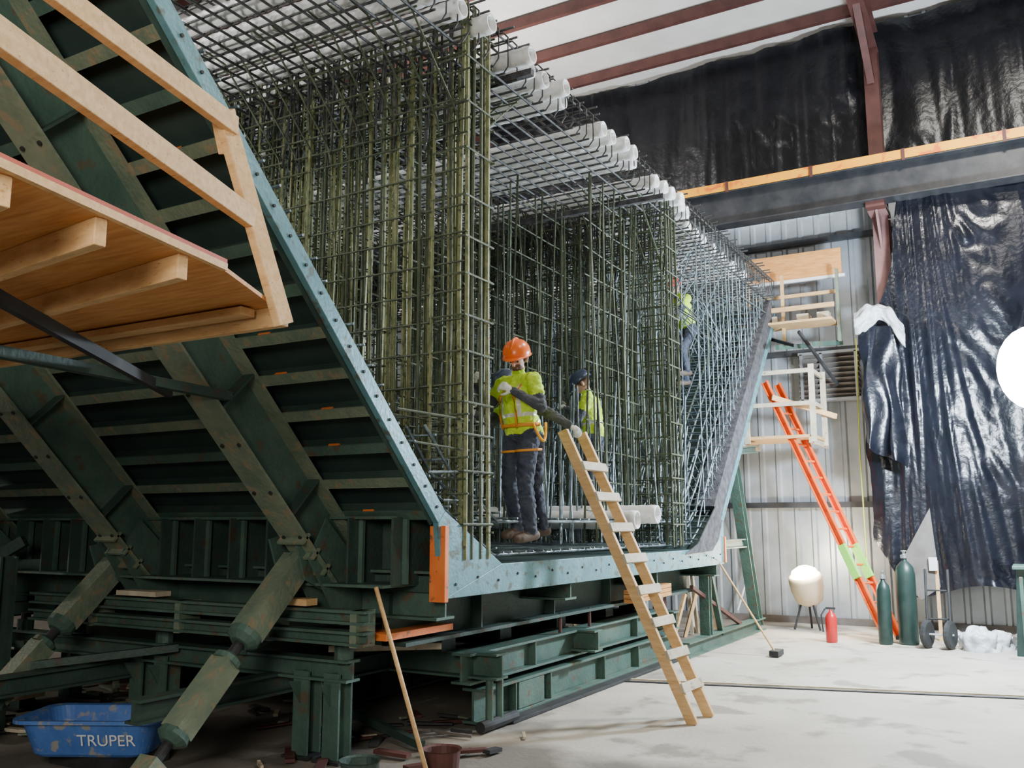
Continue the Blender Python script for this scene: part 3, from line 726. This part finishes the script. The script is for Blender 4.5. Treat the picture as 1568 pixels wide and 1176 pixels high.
side_n=(ey+V((0,0,-.29))).normalized(); yy_=side_n.cross(xx).normalized()
org=c+ey*(.266)+xx*(-.05)+V((0,0,.19))
t.matrix_world=Matrix(((xx.x,yy_.x,side_n.x,org.x),(xx.y,yy_.y,side_n.y,org.y),(xx.z,yy_.z,side_n.z,org.z),(0,0,0,1)))
b=MB(); b.path([(5.26,3.62,0),(5.33,4.18,1.30)],.016,'wood',10); b.obj('wooden_pole',smooth=True)
b=MB(); b.path([(12.7,3.2,.06),(12.55,3.95,1.35)],.014,'wood',8); b.box((12.7,3.18,.05),(.3,.12,.07),'dark'); b.obj('push_broom')
for x,y,k in ((5.52,3.72,'brown'),(5.0,4.02,'greend')):
    b=MB(); b.lathe([(.11,0),(.13,.20),(.14,.21),(.12,.2),(.10,.03)],(x,y,-.0),k,20); b.obj('bucket')
b=MB()
for i in range(150):
    x=U(4.9,7.2); y=U(3.75,9.5)
    if 5.3<x<5.8 or (x-5.5)**2+(y-3.7)**2<.12 or (x-5.)**2+(y-4)**2<.12 or (x<5.4 and 5.2<y<7): continue
    a=U(0,3.1); L_=U(.08,.4); z=U(.01,.04); k=random.choice(['woodg','dark','brown','greypan','greenl','brown','dark'])
    b.beam((x,y,z),(x+L_*math.cos(a),y+L_*math.sin(a),z+.01),U(.02,.08),U(.01,.03),k)
b.obj('scrap_lumber_debris')
# ---------------------------------------------------------------- right background
g=empty('fire_extinguisher')
b=MB(); b.lathe([(.07,0),(.085,.02),(.085,.36),(.06,.42),(.025,.45),(.025,.48)],(14.6,2.82,0),'ext',16); b.obj('body',g,smooth=True)
b=MB(); b.box((14.6,2.82,.50),(.04,.14,.03),'dark'); b.path([(14.6,2.9,.49),(14.56,2.95,.4),(14.55,2.93,.15)],.012,'dark',8); b.obj('valve_and_hose',g)
for x,y,h,r in ((14.9,1.78,1.25,.14),(14.75,2.08,.95,.10)):
    g=empty('gas_cylinder'); b=MB(); b.lathe([(r*.9,0),(r,.03),(r,h*.82),(r*.85,h*.9),(r*.4,h*.96),(.035,h*.97),(.035,h)],(x,y,0),'cyl',20); b.obj('body',g,smooth=True)
    b=MB(); b.lathe([(.05,h),(.05,h+.05),(.02,h+.06),(.02,h+.1),(.04,h+.1),(.04,h+.12)],(x,y,0),'alu',12); b.obj('valve',g)
g=empty('hand_truck'); b=MB()
for y in (1.50,1.20): b.lathe([(.05,-.03),(.17,-.04),(.2,-.02),(.2,.02),(.17,.04),(.05,.03)],(14.6,y,.2),'dark',20,axis=V((.3,1,0)))
for q in(0,.3): b.path([(14.65,1.5-q,.1),(14.85,1.5-q,1.1)],.018,'dark',8)
b.path([(14.6,1.55,.2),(14.6,1.15,.2)],.015,'alu',8)
for z in(.4,.8): b.path([(14.7+z*.15,1.5,z),(14.7+z*.15,1.2,z)],.012,'dark',8)
b.obj('frame_and_wheels',g)
b=MB(); b.plate([(15.6,1.45,2.0),(15.6,1.37,.8),(15.55,1.65,.6),(15.55,2.0,1.0)],(.03,0,0),'greypan'); b.box((15.55,1.45,1.15),(.04,.12,.2),'textw'); b.beam((15.6,1.41,.0),(15.62,1.41,1.2),.05,.05,'wood'); b.obj('leaning_board')
b=MB()
for i in range(150):
    x=U(15.3,16.2);y=U(-3.5,1.3); r=U(.03,.12)
    pr=[(r*.5,0),(r,.3*r),(r*.9,r),(r*.4,r*1.3)]; b.lathe(pr,(x,y,0),random.choice(['stone','stone','greypan','textw']),6,axis=V((U(-.3,.3),U(-.3,.3),1)))
b.obj('gravel_pile')
for bx,by,bs in ((14.7,.84,.25),(15.05,.62,.2),(14.95,.98,.16)):
    b=MB()
    def fns(u,v):
        a=u*2*math.pi; ph=v*math.pi/2; r=bs*(1+.35*noise.noise(V((math.cos(a)*2+bx,math.sin(a)*2+by,ph*2))))
        return (bx+r*math.cos(a)*math.cos(ph)**.6,by+r*math.sin(a)*math.cos(ph)**.6,r*1.1*math.sin(ph)+.03*noise.noise(V((math.cos(a)*6,math.sin(a)*6,ph*6)))*math.sin(ph))
    b.grid(fns,40,18,'plast'); b.obj('plastic_bag',smooth=True)
g=empty('waste_bin'); b=MB()
b.plate([(14.3,.38,0),(14.3,-.44,0),(14.3,-.54,1.15),(14.3,.31,1.15)],(.7,0,0),'cyl'); b.box((14.62,-.12,1.17),(.8,.95,.05),'green')
for y in(.26,-.04,-.34): b.box((14.27,y,.55),(.05,.05,1.0),'green')
b.obj('bin_body',g,bevel=.01)
b=MB(); b.box((14.2,.08,.85),(.01,.14,.1),'textw'); b.path([(14.2,-.04,1.2),(14.2,-.04,1.3),(14.2,-.34,1.3)],.02,'alu',8); b.obj('bin_label',g)
# lamps
g=empty('glare_floodlight'); lp=V((13.2,-.10,3.72)); dirl=V((-.86,.50,.0)).normalized()
pr=[]
for i in range(13):
    a=-math.pi/2+math.pi*i/12; pr.append((max(.002,.42*math.cos(a)),.54*math.sin(a)))
b=MB(); b.lathe(pr,lp,'lampw',28); b.obj('glare_globe',g,smooth=True)  # oversized glowing ellipsoid stands in for the floodlight's glare
b=MB(); b.path([(13.2,-.1,.8),(13.2,-.1,3.2)],.03,'yellow',10); b.lathe([(.1,0),(.12,.06),(.05,.1)],lp-V((0,0,.60)),'dark',16)
for a in (0,-2.1,-1.): b.path([(13.2,-.1,.9),(13.2+.5*math.cos(a),-.1+.5*math.sin(a),.02)],.02,'yellow',8)
b.obj('stand',g)
g=empty('work_lamp'); c=V((16.0,3.45,.72))
b=MB(); b.lathe([(.14,-.30),(.22,-.24),(.27,-.05),(.28,.12),(.26,.20),(.24,.20),(.24,.0),(.1,-.2)],c,'shade',24,axis=V((-.30,.1,1))); b.obj('drum_shade',g,smooth=True)
b=MB(); b.lathe([(.02,.10),(.18,.12),(.23,.20),(.20,.28),(.10,.34),(.02,.35)],c,'lampy',20,axis=V((-.30,.1,1))); b.obj('lens',g,smooth=True)
b=MB()
for a in (0,2.1,4.2): b.path([c+V((.1*math.cos(a),.1*math.sin(a),-.25)),(c.x+.24*math.cos(a),c.y+.24*math.sin(a),.02)],.018,'dark',8)
b.obj('tripod',g)
# right scaffolding
g=empty('timber_side_scaffold'); b=MB()
b.box((15.95,3.75,3.20),(1.0,1.3,.05),'wood'); 
for y in(3.15,4.35): b.beam((15.4,y,3.13),(16.8,y,3.13),.05,.1,'woodg')
for x,y in((15.45,3.1),(16.4,3.1),(15.45,4.2)):
    b.beam((x,y,3.1),(x,y,4.4),.09,.045,'woodg',up=V((1,0,0)))
for z in(3.75,4.3): b.beam((15.45,3.1,z),(16.4,3.1,z),.04,.07,'woodg'); b.beam((15.45,3.1,z),(15.45,4.4,z),.04,.07,'woodg')
b.beam((16.4,2.9,3.6),(15.6,3.8,3.9),.04,.09,'wood')
b.obj('lower_deck',g)
b=MB()
b.beam((16.55,2.7,6.40),(16.55,4.4,6.40),.03,.50,'ply'); b.beam((16.55,2.65,6.14),(16.55,4.45,6.14),.06,.05,'textw'); b.beam((16.2,2.8,5.55),(16.2,4.4,5.55),.05,.08,'wood'); b.beam((16.2,2.8,5.25),(16.2,4.4,5.25),.6,.04,'wood')
b.beam((16.5,2.8,5.85),(16.5,4.4,5.85),.05,.06,'wood')
for y in(2.75,3.7,4.3): b.beam((16.3,y,4.9),(16.3,y,6.2),.05,.07,'greenl' if y<3 else 'wood')
for y in(2.8,3.4,4.2): b.beam((15.3,y+.2,4.7),(16.7,y,4.95),.06,.08,'green')
b.beam((15.3,3.3,4.7),(16.7,4.2,5.2),.05,.05,'dark'); b.beam((16.7,2.9,4.2),(15.6,3.3,5.0),.04,.05,'dark')
for i in range(6): b.lathe([(.02,0),(.09,.01),(.09,.04),(.02,.05)],(16.52,2.9+.26*i,6.42+.04*(i%2)),'brown',12,axis=V((-1,0,0)))
for y in (3.0,3.35,3.9,4.2): b.box((16.35,y,5.36),(.3,.2,.16),random.choice(['textw','woodg','brown']))
b.obj('upper_deck',g)
g=empty('louvre_vent'); b=MB()
for y in (2.35,2.95): b.box((16.95,y+.25,4.4),(.2,.05,.85),'alu')
b.box((16.95,3.55,4.4),(.2,.05,.85),'alu')
for i in range(9): b.beam((16.93,2.55,4.02+i*.095),(16.93,3.6,4.02+i*.095),.16,.02,'greypan',up=V((.6,0,1)))
for z in(3.97,4.83): b.box((16.95,3.05,z),(.2,1.1,.05),'alu')
b.obj('vent_frame',g)
b=MB(); b.path([(16.7,2.55,5.0),(16.6,2.58,3.),(16.5,2.55,1.0)],.012,'rope',6); b.obj('yellow_rope')
b=MB()
b.lathe([(.08,0),(.08,.5)],(16.95,5.2,2.4),'textw',12); b.path([(16.9,4.9,.2),(16.9,4.6,1.1),(16.9,4.9,2.1)],.02,'textw',8); b.obj('wall_pipe')
b=MB()
for i in range(18): 
    x=U(12.6,15.4);y=U(4.6,7); b.beam((x,y,0),(x+U(-.4,.4),y+U(-.3,.3),U(.5,1.4)),.05,.05,random.choice(['wood','woodg','brown','green']))
b.obj('stacked_timber')
# clutter in the far left bay
b=MB()
for i in range(26):
    x=U(2.6,6.2);y=U(9.8,14.5);k=random.choice(['greenl','woodg','brown','textw','green','wood'])
    if R()<.5: b.beam((x,y,0),(x+U(-.3,.3),y+U(-.4,.4),U(.5,1.7)),.07,.07,k)
    else: b.box((x,y,.2),(U(.3,.9),U(.3,.9),.4),k)
b.obj('stacked_site_materials')
# ---------------------------------------------------------------- lights
def area(name,loc,tgt,size,power,col):
    l=bpy.data.lights.new(name,'AREA'); l.shape='SQUARE'; l.size=size; l.energy=power; l.color=col
    o=bpy.data.objects.new(name,l); bpy.context.collection.objects.link(o); o.location=loc
    o.rotation_euler=(V(tgt)-V(loc)).to_track_quat('-Z','Y').to_euler(); return o
def point(name,loc,p,col,r):
    l=bpy.data.lights.new(name,'POINT'); l.energy=p; l.color=col; l.shadow_soft_size=r
    o=bpy.data.objects.new(name,l); bpy.context.collection.objects.link(o); o.location=loc
for i,(x,y,p) in enumerate(((12.0,-.5,980),(6.0,-2.5,330),(8,13.2,300))):
    area('added_overhead_light',(x,y,10.2),(x,y,0),1.0,p,(1,.95,.87))  # overhead light added to brighten the hall, no such source in view
    b=MB(); b.lathe([(.5,-.0),(.45,.12),(.18,.35),(.1,.5)],(x,y,10.24),'alu',20); b.obj('added_light_housing')  # invented housing for the added overhead light
point('added_uplight',(13.5,8.5,8.8),650,(1,.98,.95),.3)  # unseen light added to brighten the ceiling and glow behind the cage
point('added_uplight',(3.5,8.,8.2),600,(1,.98,.95),.3)  # second unseen light, added above the left side of the cage
point('floodlight_beam',lp+dirl*.75,2700,(.70,.84,1),.25)
point('added_cell_light',(8.6,7.9,2.3),130,(.9,.96,1),.1)  # hidden light added between the webs to brighten the slab underside
point('added_cell_light',(4.1,7.0,4.3),150,(1,.97,.92),.1)  # hidden light added behind the form wall to brighten the left flange
point('added_bay_light',(3.8,11.6,2.6),160,(1,.93,.82),.12)  # unseen light added to lift the far left clutter
point('work_lamp_glow',(15.7,3.4,1.25),190,(1,.88,.66),.12)
l=bpy.data.lights.new('added_fill_light','AREA'); l.shape='DISK'; l.size=2.; l.energy=330; l.color=(1,.94,.85)  # unseen fill added to brighten the left side of the form
o=bpy.data.objects.new('added_fill_light',l); bpy.context.collection.objects.link(o); o.location=(-2,.5,3.2); o.rotation_euler=(V((5,6,1.2))-V((-2,.5,3.2))).to_track_quat('-Z','Y').to_euler()
w=bpy.data.worlds.new('hall_ambient'); bpy.context.scene.world=w; w.use_nodes=True
w.node_tree.nodes['Background'].inputs[0].default_value=(.64,.69,.78,1); w.node_tree.nodes['Background'].inputs[1].default_value=.12
# ---------------------------------------------------------------- camera
cam=bpy.data.cameras.new('camera'); co=bpy.data.objects.new('camera',cam); bpy.context.collection.objects.link(co)
cam.sensor_width=36; cam.lens=1392/1568*36; cam.clip_start=.05
al=math.radians(29.78); pt=math.radians(8.78)
Fh=V((math.cos(al),math.sin(al),0)); Rv=V((math.sin(al),-math.cos(al),0))
f3=Fh*math.cos(pt)+V((0,0,math.sin(pt))); upv=Rv.cross(f3)
co.matrix_world=Matrix(((Rv.x,upv.x,-f3.x,0),(Rv.y,upv.y,-f3.y,0),(Rv.z,upv.z,-f3.z,1.75),(0,0,0,1)))
bpy.context.scene.camera=co
